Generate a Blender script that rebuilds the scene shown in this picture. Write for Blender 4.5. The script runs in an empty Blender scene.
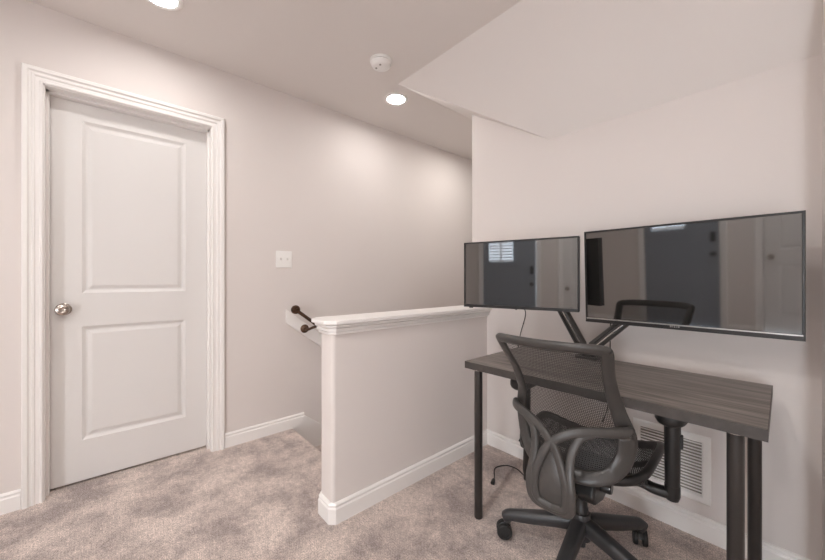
import bpy, bmesh, math, random
from mathutils import Vector, Matrix
from mathutils.noise import noise as vnoise

# ------------------------------------------------------------------ camera, world, exposure
S = bpy.context.scene
C = S.collection
S.view_settings.view_transform = 'Standard'
S.view_settings.look = 'None'
S.view_settings.gamma = 1.0
S.view_settings.use_curve_mapping = False
S.view_settings.exposure = -0.11
S.cycles.max_bounces = 16
S.cycles.diffuse_bounces = 10
S.cycles.glossy_bounces = 6
S.cycles.transparent_max_bounces = 16
LAMP = 125.0                                  # radiance of the recessed lenses
LAMP_STAIR = 165.0
LAMP_MID = 520.0                             # the brighter lamp over the middle of the room
WIN = 23.0                                     # radiance of the rear window added as a fill light
cam_data = bpy.data.cameras.new('camera')
cam = bpy.data.objects.new('camera', cam_data)
C.objects.link(cam)
cam.location = (0, 0, 1.10)
cam.rotation_euler = (math.radians(90), 0, math.radians(48.6))
cam_data.sensor_width = 36
cam_data.lens = 340 / 825 * 36
cam_data.shift_y = -2 / 825
cam_data.clip_start = 0.02
S.camera = cam
W = bpy.data.worlds.new('world')
S.world = W
W.use_nodes = True
W.node_tree.nodes['Background'].inputs[0].default_value = (0.75, 0.87, 1.0, 1)
W.node_tree.nodes['Background'].inputs[1].default_value = 9.0

# ------------------------------------------------------------------ materials
def mat(name, col, rough=0.5, metal=0.0, spec=0.5, bump=None, var=None, coat=0.0):
    m = bpy.data.materials.new(name)
    m.use_nodes = True
    nt = m.node_tree
    b = nt.nodes['Principled BSDF']
    b.inputs['Base Color'].default_value = (*col, 1)
    b.inputs['Roughness'].default_value = rough
    b.inputs['Metallic'].default_value = metal
    b.inputs['Specular IOR Level'].default_value = spec
    b.inputs['Coat Weight'].default_value = coat
    tc = nt.nodes.new('ShaderNodeTexCoord')
    if var:
        sc, amt = var
        n = nt.nodes.new('ShaderNodeTexNoise')
        n.inputs['Scale'].default_value = sc
        n.inputs['Detail'].default_value = 4
        nt.links.new(tc.outputs['Object'], n.inputs['Vector'])
        r = nt.nodes.new('ShaderNodeValToRGB')
        r.color_ramp.elements[0].position = 0.3
        r.color_ramp.elements[1].position = 0.7
        r.color_ramp.elements[0].color = (*[c * (1 - amt) for c in col], 1)
        r.color_ramp.elements[1].color = (*[min(1, c * (1 + amt)) for c in col], 1)
        nt.links.new(n.outputs['Fac'], r.inputs['Fac'])
        nt.links.new(r.outputs['Color'], b.inputs['Base Color'])
    if bump:
        sc, st = bump
        n2 = nt.nodes.new('ShaderNodeTexNoise')
        n2.inputs['Scale'].default_value = sc
        n2.inputs['Detail'].default_value = 3
        nt.links.new(tc.outputs['Object'], n2.inputs['Vector'])
        bp = nt.nodes.new('ShaderNodeBump')
        bp.inputs['Strength'].default_value = st
        bp.inputs['Distance'].default_value = 0.002
        nt.links.new(n2.outputs['Fac'], bp.inputs['Height'])
        nt.links.new(bp.outputs['Normal'], b.inputs['Normal'])
    return m

M = {}
M['wall'] = mat('greige_wall_paint', (0.70, 0.655, 0.63), 0.75, spec=0.25, bump=(180, 0.12), var=(1.5, 0.012))
M['ceil'] = mat('white_ceiling_paint', (0.74, 0.705, 0.68), 0.85, spec=0.2, bump=(220, 0.1))
M['trim'] = mat('white_trim_paint', (0.82, 0.80, 0.78), 0.35, spec=0.4)
M['door'] = mat('white_door_paint', (0.70, 0.685, 0.67), 0.38, spec=0.4, bump=(260, 0.05))
M['plate'] = mat('white_plastic', (0.85, 0.84, 0.82), 0.35)
M['slot'] = mat('dark_gap', (0.03, 0.03, 0.03), 0.7)
M['duct'] = mat('grey_duct_metal', (0.24, 0.22, 0.20), 0.6)
M['bronze'] = mat('dark_bronze', (0.10, 0.058, 0.038), 0.35, metal=0.7, var=(60, 0.3))
M['nickel'] = mat('brushed_nickel', (0.42, 0.37, 0.33), 0.25, metal=1.0)
M['plastic'] = mat('charcoal_plastic', (0.056, 0.052, 0.049), 0.34, spec=0.5, bump=(500, 0.08))
M['plastic_grey'] = mat('grey_plastic_shell', (0.060, 0.056, 0.053), 0.36, bump=(500, 0.08))
M['black'] = mat('black_plastic', (0.014, 0.0135, 0.0135), 0.36, bump=(400, 0.05))
M['base'] = mat('base_nylon', (0.036, 0.036, 0.038), 0.36, bump=(500, 0.06))
M['rubber'] = mat('black_rubber', (0.016, 0.016, 0.016), 0.55)
M['screen'] = mat('glossy_screen', (0.014, 0.013, 0.012), 0.04, spec=1.0)
M['screen'].node_tree.nodes['Principled BSDF'].inputs['IOR'].default_value = 1.85
M['bezel'] = mat('dark_grey_bezel', (0.020, 0.019, 0.019), 0.3)
M['silver'] = mat('silver_strip', (0.55, 0.54, 0.53), 0.28, metal=0.9)
M['leg'] = mat('dark_leg_metal', (0.034, 0.030, 0.028), 0.33, metal=0.2)
M['cable'] = mat('black_cable', (0.014, 0.013, 0.013), 0.5)
M['entry'] = mat('blue_grey_door_paint', (0.22, 0.25, 0.29), 0.4)
M['steel'] = mat('polished_steel', (0.6, 0.58, 0.56), 0.2, metal=1.0)

def mat_carpet():
    m = bpy.data.materials.new('cut_pile_carpet')
    m.use_nodes = True
    nt = m.node_tree
    N, L = nt.nodes.new, nt.links.new
    b = nt.nodes['Principled BSDF']
    b.inputs['Roughness'].default_value = 0.95
    b.inputs['Specular IOR Level'].default_value = 0.1
    b.inputs['Sheen Weight'].default_value = 0.25
    tc = N('ShaderNodeTexCoord')
    def noise(scale, detail, rough=0.6, dist=0.0):
        n = N('ShaderNodeTexNoise')
        n.inputs['Scale'].default_value = scale
        n.inputs['Detail'].default_value = detail
        n.inputs['Roughness'].default_value = rough
        n.inputs['Distortion'].default_value = dist
        L(tc.outputs['Object'], n.inputs['Vector'])
        return n
    def ramp(src, p0, p1, c0, c1):
        r = N('ShaderNodeValToRGB')
        r.color_ramp.elements[0].position = p0
        r.color_ramp.elements[1].position = p1
        r.color_ramp.elements[0].color = (*c0, 1)
        r.color_ramp.elements[1].color = (*c1, 1)
        L(src.outputs['Fac'], r.inputs['Fac'])
        return r
    def mix(a, c, mode, f):
        x = N('ShaderNodeMix')
        x.data_type = 'RGBA'
        x.blend_type = mode
        x.inputs[0].default_value = f
        L(a.outputs[0] if a.bl_idname != 'ShaderNodeMix' else a.outputs[2], x.inputs[6])
        L(c.outputs[0], x.inputs[7])
        return x
    patch = ramp(noise(3.3, 9, 0.70, 0.12), 0.40, 0.575, (0.42, 0.352, 0.33), (0.78, 0.67, 0.61))
    mid = ramp(noise(48, 6, 0.85), 0.36, 0.62, (0.66, 0.65, 0.64), (1.15, 1.15, 1.15))
    fine = ramp(noise(190, 3, 0.9), 0.38, 0.62, (0.36, 0.35, 0.345), (1.45, 1.45, 1.45))
    x = mix(mix(patch, mid, 'MULTIPLY', 0.85), fine, 'MULTIPLY', 0.85)
    L(x.outputs[2], b.inputs['Base Color'])
    bp = N('ShaderNodeBump')
    bp.inputs['Strength'].default_value = 0.7
    bp.inputs['Distance'].default_value = 0.008
    L(noise(210, 3, 0.8).outputs['Fac'], bp.inputs['Height'])
    L(bp.outputs['Normal'], b.inputs['Normal'])
    return m
M['carpet'] = mat_carpet()

def mat_wood():
    m = bpy.data.materials.new('black_brown_woodgrain')
    m.use_nodes = True
    nt = m.node_tree
    N, L = nt.nodes.new, nt.links.new
    b = nt.nodes['Principled BSDF']
    b.inputs['Roughness'].default_value = 0.42
    tc = N('ShaderNodeTexCoord')
    mp = N('ShaderNodeMapping')
    mp.inputs['Scale'].default_value = (1.6, 26, 26)
    L(tc.outputs['Object'], mp.inputs['Vector'])
    n = N('ShaderNodeTexNoise')
    n.inputs['Scale'].default_value = 1.6
    n.inputs['Detail'].default_value = 9
    n.inputs['Roughness'].default_value = 0.68
    n.inputs['Distortion'].default_value = 0.9
    L(mp.outputs['Vector'], n.inputs['Vector'])
    r = N('ShaderNodeValToRGB')
    e = r.color_ramp.elements
    e[0].position, e[1].position = 0.33, 0.68
    e[0].color, e[1].color = (0.060, 0.051, 0.046, 1), (0.27, 0.235, 0.212, 1)
    L(n.outputs['Fac'], r.inputs['Fac'])
    L(r.outputs['Color'], b.inputs['Base Color'])
    bp = N('ShaderNodeBump')
    bp.inputs['Strength'].default_value = 0.15
    bp.inputs['Distance'].default_value = 0.001
    L(n.outputs['Fac'], bp.inputs['Height'])
    L(bp.outputs['Normal'], b.inputs['Normal'])
    return m
M['wood'] = mat_wood()
M['edge'] = mat('painted_edge_shade', (0.050, 0.043, 0.039), 0.5, var=(40, 0.2))  # painted shade: keeps the desk edges darker than the lightened top

def mat_mesh(name, col, cu, cv, hu, hv):
    m = bpy.data.materials.new(name)
    m.use_nodes = True
    nt = m.node_tree
    N, L = nt.nodes.new, nt.links.new
    b = nt.nodes['Principled BSDF']
    b.inputs['Base Color'].default_value = (*col, 1)
    b.inputs['Roughness'].default_value = 0.6
    uv = N('ShaderNodeUVMap')
    uv.uv_map = 'UVMap'
    sep = N('ShaderNodeSeparateXYZ')
    L(uv.outputs['UV'], sep.inputs[0])
    def m1(op, a, v=None, c=None):
        n = N('ShaderNodeMath')
        n.operation = op
        L(a, n.inputs[0])
        if c is not None: L(c, n.inputs[1])
        elif v is not None: n.inputs[1].default_value = v
        return n.outputs[0]
    def cell(o, cnt, half, shift=None):
        a = m1('MULTIPLY', o, cnt)
        if shift is not None: a = m1('ADD', a, None, shift)
        return m1('LESS_THAN', m1('ABSOLUTE', m1('SUBTRACT', m1('FRACT', a), 0.5)), half)
    row = m1('MULTIPLY', m1('FRACT', m1('MULTIPLY', m1('FLOOR', m1('MULTIPLY', sep.outputs[1], cv)), 0.5)), 1.0)
    hole = m1('MULTIPLY', cell(sep.outputs[0], cu, hu, row), None, cell(sep.outputs[1], cv, hv))
    t = N('ShaderNodeBsdfTransparent')
    x = N('ShaderNodeMixShader')
    L(hole, x.inputs[0])
    L(b.outputs[0], x.inputs[1])
    L(t.outputs[0], x.inputs[2])
    L(x.outputs[0], nt.nodes['Material Output'].inputs['Surface'])
    return m
M['mesh_back'] = mat_mesh('open_black_back_mesh', (0.042, 0.040, 0.039), 62, 74, 0.34, 0.33)
M['mesh_seat'] = mat_mesh('tight_black_seat_mesh', (0.035, 0.034, 0.033), 70, 74, 0.17, 0.20)

def mat_emit(name, col, st):
    m = bpy.data.materials.new(name)
    m.use_nodes = True
    nt = m.node_tree
    b = nt.nodes['Principled BSDF']
    b.inputs['Base Color'].default_value = (0.9, 0.9, 0.9, 1)
    b.inputs['Emission Color'].default_value = (*col, 1)
    b.inputs['Emission Strength'].default_value = st
    return m
M['lens'] = mat_emit('lit_lens', (1.0, 0.965, 0.94), LAMP)
M['lens_mid'] = mat_emit('bright_lit_lens', (1.0, 0.965, 0.94), LAMP_MID)
M['lens_stair'] = mat_emit('lit_lens_over_stairs', (1.0, 0.955, 0.91), LAMP_STAIR)
M['win_fill'] = mat_emit('fill_glow_in_window', (0.86, 0.93, 1.0), WIN)

# ------------------------------------------------------------------ mesh helpers
def obj(name, bm, m, parent=None, smooth=False, bevel=0.0, seg=2):
    me = bpy.data.meshes.new(name)
    bmesh.ops.recalc_face_normals(bm, faces=bm.faces)
    bm.to_mesh(me)
    bm.free()
    o = bpy.data.objects.new(name, me)
    me.materials.append(m)
    C.objects.link(o)
    if parent is not None:
        o.parent = parent
    if smooth:
        me.polygons.foreach_set('use_smooth', [True] * len(me.polygons))
        try:
            me.set_sharp_from_angle(angle=math.radians(40))
        except Exception:
            pass
    if bevel:
        b = o.modifiers.new('bevel', 'BEVEL')
        b.width = bevel
        b.segments = seg
        b.limit_method = 'ANGLE'
        b.angle_limit = math.radians(35)
        me.polygons.foreach_set('use_smooth', [True] * len(me.polygons))
        w = o.modifiers.new('wn', 'WEIGHTED_NORMAL')
        w.keep_sharp = False
    return o

def thing(name, label, cat, loc=(0, 0, 0), rz=0.0, group=None):
    o = bpy.data.objects.new(name, None)
    o.empty_display_size = 0.1
    C.objects.link(o)
    o.location = loc
    o.rotation_euler = (0, 0, rz)
    tag(o, label, cat, group)
    return o

def tag(o, label, cat, group=None):
    o['label'] = label
    o['category'] = cat
    if group:
        o['group'] = group
    return o

def struct(name, bm, m, parent=None, label=None, cat=None, **k):
    o = obj(name, bm, m, parent, **k)
    if parent is None:
        o['kind'] = 'structure'
        if label:
            o['label'] = label
            o['category'] = cat
    return o

def box(bm, x0, x1, y0, y1, z0, z1, mtx=None):
    vs = [bm.verts.new((x, y, z)) for x in (x0, x1) for y in (y0, y1) for z in (z0, z1)]
    for f in ((0, 1, 3, 2), (4, 6, 7, 5), (0, 4, 5, 1), (2, 3, 7, 6), (0, 2, 6, 4), (1, 5, 7, 3)):
        bm.faces.new([vs[i] for i in f])
    if mtx is not None:
        for v in vs: v.co = mtx @ v.co
    return vs

def bx(*a):
    bm = bmesh.new()
    box(bm, *a)
    return bm

def catmull(pts, n=8, closed=False):
    P = [Vector(p) for p in pts]
    out = []
    m = len(P)
    rng = range(m) if closed else range(m - 1)
    for i in rng:
        p1, p2 = P[i], P[(i + 1) % m]
        p0 = P[(i - 1) % m] if closed or i > 0 else p1 * 2 - p2
        p3 = P[(i + 2) % m] if closed or i < m - 2 else p2 * 2 - p1
        for k in range(n):
            t = k / n
            out.append(0.5 * ((2 * p1) + (p2 - p0) * t + (2 * p0 - 5 * p1 + 4 * p2 - p3) * t * t + (3 * p1 - p0 - 3 * p2 + p3) * t ** 3))
    if not closed:
        out.append(P[-1])
    return out

def sweep(bm, path, ra, rb, up=(0, 0, 1), seg=12, closed=False, power=2.0):
    """tube of superelliptic section: ra along (tangent x up), rb along the up side; radii may be functions of 0..1"""
    n = len(path)
    P = [Vector(p) for p in path]
    rings = []
    for i, p in enumerate(P):
        a = P[(i - 1) % n] if closed or i else p
        b = P[(i + 1) % n] if closed or i < n - 1 else p
        T = (b - a).normalized()
        u = Vector(up[i]) if isinstance(up, list) else Vector(up)
        B = T.cross(u)
        if B.length < 1e-4:
            B = T.cross(Vector((1, 0.01, 0)))
        B.normalize()
        U = B.cross(T).normalized()
        t = i / max(1, n - 1)
        A = ra(t) if callable(ra) else ra
        Bb = rb(t) if callable(rb) else rb
        ring = []
        for k in range(seg):
            th = 2 * math.pi * k / seg
            c, s = math.cos(th), math.sin(th)
            cx = math.copysign(abs(c) ** (2 / power), c)
            sx = math.copysign(abs(s) ** (2 / power), s)
            ring.append(bm.verts.new(p + B * (A * cx) + U * (Bb * sx)))
        rings.append(ring)
    m = n if closed else n - 1
    for i in range(m):
        r0, r1 = rings[i], rings[(i + 1) % n]
        for k in range(seg):
            bm.faces.new((r0[k], r0[(k + 1) % seg], r1[(k + 1) % seg], r1[k]))
    if not closed:
        bm.faces.new(rings[0])
        bm.faces.new(rings[-1])
    return bm

def tube(pts, r, seg=10, smooth_n=8):
    return sweep(bmesh.new(), catmull(pts, smooth_n) if smooth_n else pts, r, r, up=(0.13, 0.31, 0.94), seg=seg)

def lathe(bm, prof, loc=(0, 0, 0), axis='z', seg=24, mtx=None):
    """prof: list of (radius, height) from bottom to top"""
    rings = []
    for r, h in prof:
        ring = []
        for k in range(seg):
            a = 2 * math.pi * k / seg
            v = Vector((r * math.cos(a), r * math.sin(a), h))
            if axis == 'x': v = Vector((v.z, v.x, v.y))
            if axis == 'y': v = Vector((v.x, v.z, v.y))
            if mtx is not None: v = mtx @ v
            ring.append(bm.verts.new(v + Vector(loc)))
        rings.append(ring)
    for a, b in zip(rings, rings[1:]):
        for k in range(seg):
            bm.faces.new((a[k], a[(k + 1) % seg], b[(k + 1) % seg], b[k]))
    bm.faces.new(rings[0])
    bm.faces.new(rings[-1])
    return bm

def prism(bm, pts, axis, a0, a1):
    """polygon pts (2D) extruded along an axis"""
    def mk(p, a):
        return {'x': (a, p[0], p[1]), 'y': (p[0], a, p[1]), 'z': (p[0], p[1], a)}[axis]
    A = [bm.verts.new(mk(p, a0)) for p in pts]
    B = [bm.verts.new(mk(p, a1)) for p in pts]
    n = len(pts)
    bm.faces.new(A)
    bm.faces.new(B)
    for i in range(n):
        bm.faces.new((A[i], A[(i + 1) % n], B[(i + 1) % n], B[i]))
    return bm

def run(bm, path, prof, side=1, to3=None):
    """sweep a profile [(out, up)] along a mitred 2D path; out is measured to the path's left (side=1) or right (-1)"""
    P = [Vector(p) for p in path]
    n = len(P)
    rings = []
    for i, p in enumerate(P):
        d0 = (p - P[i - 1]).normalized() if i else (P[1] - p).normalized()
        d1 = (P[i + 1] - p).normalized() if i < n - 1 else d0
        n0 = Vector((-d0.y, d0.x)) * side
        n1 = Vector((-d1.y, d1.x)) * side
        mv = (n0 + n1)
        mv = mv / mv.dot(n0)
        ring = []
        for o, h in prof:
            q = p + mv * o
            co = (q.x, q.y, h) if to3 is None else to3(q.x, q.y, h)
            ring.append(bm.verts.new(co))
        rings.append(ring)
    k = len(prof)
    for a, b in zip(rings, rings[1:]):
        for j in range(k):
            bm.faces.new((a[j], a[(j + 1) % k], b[(j + 1) % k], b[j]))
    bm.faces.new(rings[0])
    bm.faces.new(rings[-1])
    return bm

def rbox(w, d, h, r, seg=4):
    """rounded-in-plan slab centred on x,y, z from 0 to h"""
    pts = []
    for cx, cy, a0 in ((w / 2 - r, d / 2 - r, 0), (-w / 2 + r, d / 2 - r, 90), (-w / 2 + r, -d / 2 + r, 180), (w / 2 - r, -d / 2 + r, 270)):
        for k in range(seg + 1):
            a = math.radians(a0 + 90 * k / seg)
            pts.append((cx + r * math.cos(a), cy + r * math.sin(a)))
    return prism(bmesh.new(), pts, 'z', 0, h)

# ------------------------------------------------------------------ dimensions of the place
XA = -2.46           # face of the left wall
YC = 1.875           # face of the wall behind the desk
XD = 0.055           # face of the short return wall on the right
XR = 1.25            # far right wall behind the camera
YR = -2.6            # rear wall with the entry door
ZC = 2.44
HW0, HW1, HWY = -1.495, -1.375, 0.735      # half wall
NOSE = 0.985         # first stair nosing
YS = 1.66            # free end of that return wall
YE = 4.3             # end of the stairwell

# floor: carpeted landing and room around the stair opening
bm = bmesh.new()
pts = [(XA, YR), (XR, YR), (XR, YC + 0.05), (HW1 - 0.03, YC + 0.05), (HW1 - 0.03, HWY + 0.03), (HW0 + 0.02, HWY + 0.03), (HW0 + 0.02, NOSE), (XA, NOSE), (XA, 0.466), (XA - 0.125, 0.466), (XA - 0.125, -0.252), (XA, -0.252)]
prism(bm, pts, 'z', -0.04, 0.0)
struct('floor', bm, M['carpet'])

# left wall around the closet door opening
DY0, DY1, DZ = -0.256, 0.470, 2.055
bm = bmesh.new()
box(bm, XA - 0.12, XA, YR - 0.12, DY0, -2.2, ZC + 0.1)
box(bm, XA - 0.12, XA, DY1, YE, -2.2, ZC + 0.1)
box(bm, XA - 0.12, XA, DY0, DY1, DZ, ZC + 0.1)
box(bm, XA - 0.12, XA, DY0, DY1, -0.3, -0.045)
box(bm, XA - 0.20, XA - 0.13, DY0 - 0.1, DY1 + 0.1, -0.3, DZ + 0.1)
struct('wall_left', bm, M['wall'])

# wall behind the desk, with a rounded corner bead at the stairwell
XCL = -1.505
R = 0.012
bm = bmesh.new()
pts = [(XR + 0.12, YC), (XCL + R, YC)]
for k in range(1, 6):
    a = math.radians(90 * k / 6)
    pts.append((XCL + R - R * math.sin(a), YC + R - R * math.cos(a)))
pts += [(XCL, YC + R), (XCL, YE), (XCL + 0.12, YE), (XCL + 0.12, YC + 0.12), (XR + 0.12, YC + 0.12)]
prism(bm, pts, 'z', -2.2, ZC + 0.1)
struct('wall_back', bm, M['wall'], smooth=True)

bm = bmesh.new()
prism(bm, [(XD, YS), (XD + 0.13, YS), (XD + 0.13, YC + 0.1), (XD, YC + 0.1)], 'z', -0.05, ZC + 0.1)
struct('wall_return', bm, M['wall'], bevel=0.012, seg=4)

bm = bmesh.new()
box(bm, XR, XR + 0.12, YR - 0.12, YC + 0.12, -0.05, ZC + 0.1)
struct('wall_right', bm, M['wall'])

# stairwell end and the wall under the half wall
bm = bmesh.new()
box(bm, XA - 0.12, XCL + 0.12, YE, YE + 0.12, -2.2, ZC + 0.1)
struct('wall_stairwell', bm, M['wall'])
bm = bmesh.new()
box(bm, HW0, HW1, 0.9, YC + 0.02, -2.2, -0.04)
struct('wall_below', bm, M['wall'])

# rear wall with entry door and a second door
E0, E1, EZ = -1.50, -0.67, 2.05          # entry door opening
I0, I1 = -0.28, 0.44                     # inner door opening
bm = bmesh.new()
box(bm, XA - 0.12, E0, YR - 0.12, YR, -0.05, ZC + 0.1)
box(bm, E0, E1, YR - 0.12, YR, EZ, ZC + 0.1)
box(bm, E1, I0, YR - 0.12, YR, -0.05, ZC + 0.1)
box(bm, I0, I1, YR - 0.12, YR, EZ, ZC + 0.1)
WX0, WX1, WZ0, WZ1 = 0.56, 1.20, 0.10, 1.30
box(bm, I1, WX0, YR - 0.12, YR, -0.05, ZC + 0.1)
box(bm, WX1, XR + 0.12, YR - 0.12, YR, -0.05, ZC + 0.1)
box(bm, WX0, WX1, YR - 0.12, YR, -0.05, WZ0)
box(bm, WX0, WX1, YR - 0.12, YR, WZ1, ZC + 0.1)
box(bm, I0 - 0.1, I1 + 0.1, YR - 0.22, YR - 0.13, -0.05, EZ + 0.1)
struct('wall_rear', bm, M['wall'])

bm = bmesh.new()
run(bm, [(WX0, WZ0), (WX1, WZ0), (WX1, WZ1), (WX0, WZ1), (WX0, WZ0)], [(0, 0.0), (0, 0.018), (0.04, 0.022), (0.04, 0.0)], -1, lambda a, b, h: (a, YR + h, b))
for a in (WX0, WX1 - 0.03):
    box(bm, a, a + 0.03, YR - 0.085, YR - 0.05, WZ0, WZ1)
for a in (WZ0, (WZ0 + WZ1) / 2 - 0.015, WZ1 - 0.03):
    box(bm, WX0, WX1, YR - 0.085, YR - 0.05, a, a + 0.03)
w1 = struct('fill_window_1', bm, M['trim'], label='low white-framed window added in the rear wall as a fill light', cat='window')
obj('window_pane', bx(WX0, WX1, YR - 0.10, YR - 0.095, WZ0, WZ1), M['win_fill'], w1)  # glowing pane added out of view to fill the wall under the desk

bm = bmesh.new()
box(bm, XA - 0.12, XR + 0.12, YR - 0.12, YE + 0.12, ZC, ZC + 0.1)
struct('ceiling', bm, M['ceil'])

# boxed underside of the upper flight: one slope over the desk, one over the stairwell
SX, SY, SZ, SXP = -1.83, 1.480, 1.89, -0.935
kx = (ZC - SZ) / (SXP - SX)
zs = ZC - kx * (XCL - SX)
bm = bmesh.new()
v = [bm.verts.new(p) for p in (
    (SX, SY, ZC), (XD + 0.06, SY, ZC), (XD + 0.06, YC, SZ), (SXP, YC, SZ),
    (XCL, YC, zs), (XCL, YE, zs), (SX, YE, ZC))]
top = [bm.verts.new(p) for p in ((XD + 0.06, YC, ZC), (XCL, YC, ZC), (XCL, YE, ZC))]
for f in ((v[0], v[1], v[2], v[3]), (v[0], v[3], v[4]), (v[0], v[4], v[5], v[6]), (v[1], top[0], v[2]),
          (v[2], top[0], top[1], v[4], v[3]), (v[4], top[1], top[2], v[5]), (v[5], top[2], v[6]),
          (v[0], v[6], top[2], top[1], top[0], v[1])):
    bm.faces.new(f)
struct('ceiling_slope', bm, M['ceil'])

# carpeted stairs going down along the left wall
bm = bmesh.new()
RISE, RUN = 0.195, 0.255
for k in range(8):
    z = -RISE * (k + 1)
    y0 = NOSE - 0.02 + RUN * k
    box(bm, XA, HW0, y0, y0 + RUN + 0.02, z - 0.22, z)
box(bm, XA, HW0, NOSE + 8 * RUN - 0.02, YE, -RISE * 8 - 0.25, -RISE * 8 - 0.2)
box(bm, XA, HW0, NOSE - 0.03, NOSE - 0.005, -0.4, -0.02)
struct('stairs', bm, M['carpet'], label='carpeted stairs going down behind the half wall', cat='stairs', bevel=0.015)

# half wall with rounded end
bm = bmesh.new()
R = 0.02
pts = [(HW1, YC + 0.02), (HW1, HWY + R)]
for k in range(1, 6):
    a = math.radians(90 * k / 6)
    pts.append((HW1 - R + R * math.cos(a), HWY + R - R * math.sin(a)))
pts += [(HW1 - R, HWY), (HW0 + R, HWY)]
for k in range(1, 6):
    a = math.radians(90 * k / 6)
    pts.append((HW0 + R - R * math.sin(a), HWY + R - R * math.cos(a)))
pts += [(HW0, HWY + R), (HW0, YC + 0.02)]
prism(bm, pts, 'z', -0.05, 0.87)
struct('wall_half', bm, M['wall'], smooth=True)

# cap of the half wall: moulding that returns round the end, and a flat top board
CH = 0.017
hp = [(HW1, YC), (HW1, HWY + CH), (HW1 - CH, HWY), (HW0 + CH, HWY), (HW0, HWY + CH), (HW0, YC)]
prof = [(0.0, 0.846), (0.010, 0.846), (0.013, 0.849), (0.013, 0.857), (0.008, 0.858), (0.008, 0.861), (0.020, 0.862), (0.021, 0.866), (0.021, 0.873),
        (0.012, 0.874), (0.012, 0.877), (0.026, 0.879), (0.029, 0.884), (0.029, 0.890), (0.020, 0.892), (0.020, 0.896), (0.0, 0.896)]
bm = bmesh.new()
run(bm, hp, prof, side=1)
top_prof = [(-0.005, 0.8945), (0.041, 0.8945), (0.043, 0.8965), (0.043, 0.909), (0.041, 0.911), (-0.005, 0.911)]
run(bm, hp, top_prof, side=1)
box(bm, HW0 - 0.001, HW1 + 0.001, HWY, YC, 0.88, 0.9108)
struct('trim_1', bm, M['trim'])

# baseboards
BP = [(0.0, 0.0), (0.015, 0.0), (0.015, 0.066), (0.0125, 0.070), (0.0105, 0.072), (0.0105, 0.078), (0.0125, 0.080), (0.0125, 0.084), (0.007, 0.090), (0.0, 0.092)]
def baseboard(name, path, side):
    bm = bmesh.new()
    run(bm, path, BP, side)
    return struct(name, bm, M['trim'])
baseboard('baseboard_half', [(HW1, YC), (HW1, HWY + 0.017), (HW1 - 0.017, HWY), (HW0 + 0.017, HWY), (HW0, HWY + 0.017), (HW0, NOSE - 0.01)], 1)
baseboard('baseboard_back', [(XD, YC), (HW1, YC)], 1)
baseboard('baseboard_return', [(XR, YC), (XD + 0.13, YC), (XD + 0.13, YS), (XD, YS), (XD, YC)], 1)
baseboard('baseboard_left', [(XA, 1.078), (XA, 0.543)], 1)
baseboard('baseboard_near', [(XA, -0.329), (XA, YR)], 1)
baseboard('baseboard_right', [(XR, YR), (XR, YC)], 1)
bm = bmesh.new()
run(bm, [(XA, YR), (E0 - 0.075, YR)], BP, 1)
run(bm, [(E1 + 0.075, YR), (I0 - 0.075, YR)], BP, 1)
run(bm, [(I1 + 0.075, YR), (XR, YR)], BP, 1)
struct('baseboard_rear', bm, M['trim'])

# skirt board running down the stairs on the left wall
bm = bmesh.new()
k = RISE / RUN
y0, y1 = NOSE - 0.06, NOSE + 8 * RUN
pts = [(y0, 0.0), (1.06, 0.062), (1.075, 0.062), (y1, 0.062 - k * (y1 - 1.075)), (y1, -0.30 - k * (y1 - 1.075)), (y0 + 0.1, -0.30)]
prism(bm, pts, 'x', XA, XA + 0.012)
pts = [(1.06, 0.062), (1.075, 0.074), (y1, 0.074 - k * (y1 - 1.075)), (y1, 0.058 - k * (y1 - 1.075)), (1.075, 0.058)]
prism(bm, pts, 'x', XA + 0.0, XA + 0.024)
struct('trim_2', bm, M['trim'])

# ------------------------------------------------------------------ doors
def casing(name, y0, y1, zt, to3):
    w = 0.070
    prof = [(0.0, 0.0), (0.0, 0.010), (0.003, 0.013), (0.009, 0.014), (0.012, 0.010), (0.026, 0.011), (0.030, 0.016), (0.037, 0.0175),
            (0.040, 0.0135), (0.046, 0.0155), (0.052, 0.023), (0.066, 0.0245), (w, 0.020), (w, 0.0)]
    bm = bmesh.new()
    run(bm, [(y0, 0.0), (y0, zt), (y1, zt), (y1, 0.0)], prof, 1, to3)
    return bm

left3 = lambda a, b, h: (XA + h, a, b)
struct('trim_3', casing('c', DY0, DY1, DZ, left3), M['trim'])
bm = bmesh.new()                                        # jamb lining with stop
for a, b in ((DY0 - 0.02, DY0 + 0.004), (DY1 - 0.004, DY1 + 0.02)):
    box(bm, XA - 0.125, XA + 0.002, a, b, 0, DZ + 0.01)
box(bm, XA - 0.125, XA + 0.002, DY0, DY1, DZ - 0.004, DZ + 0.02)
box(bm, XA - 0.083, XA - 0.045, DY0, DY0 + 0.014, 0, DZ)
box(bm, XA - 0.083, XA - 0.045, DY1 - 0.014, DY1, 0, DZ)
box(bm, XA - 0.083, XA - 0.045, DY0, DY1, DZ - 0.016, DZ)
struct('trim_4', bm, M['trim'])

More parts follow.
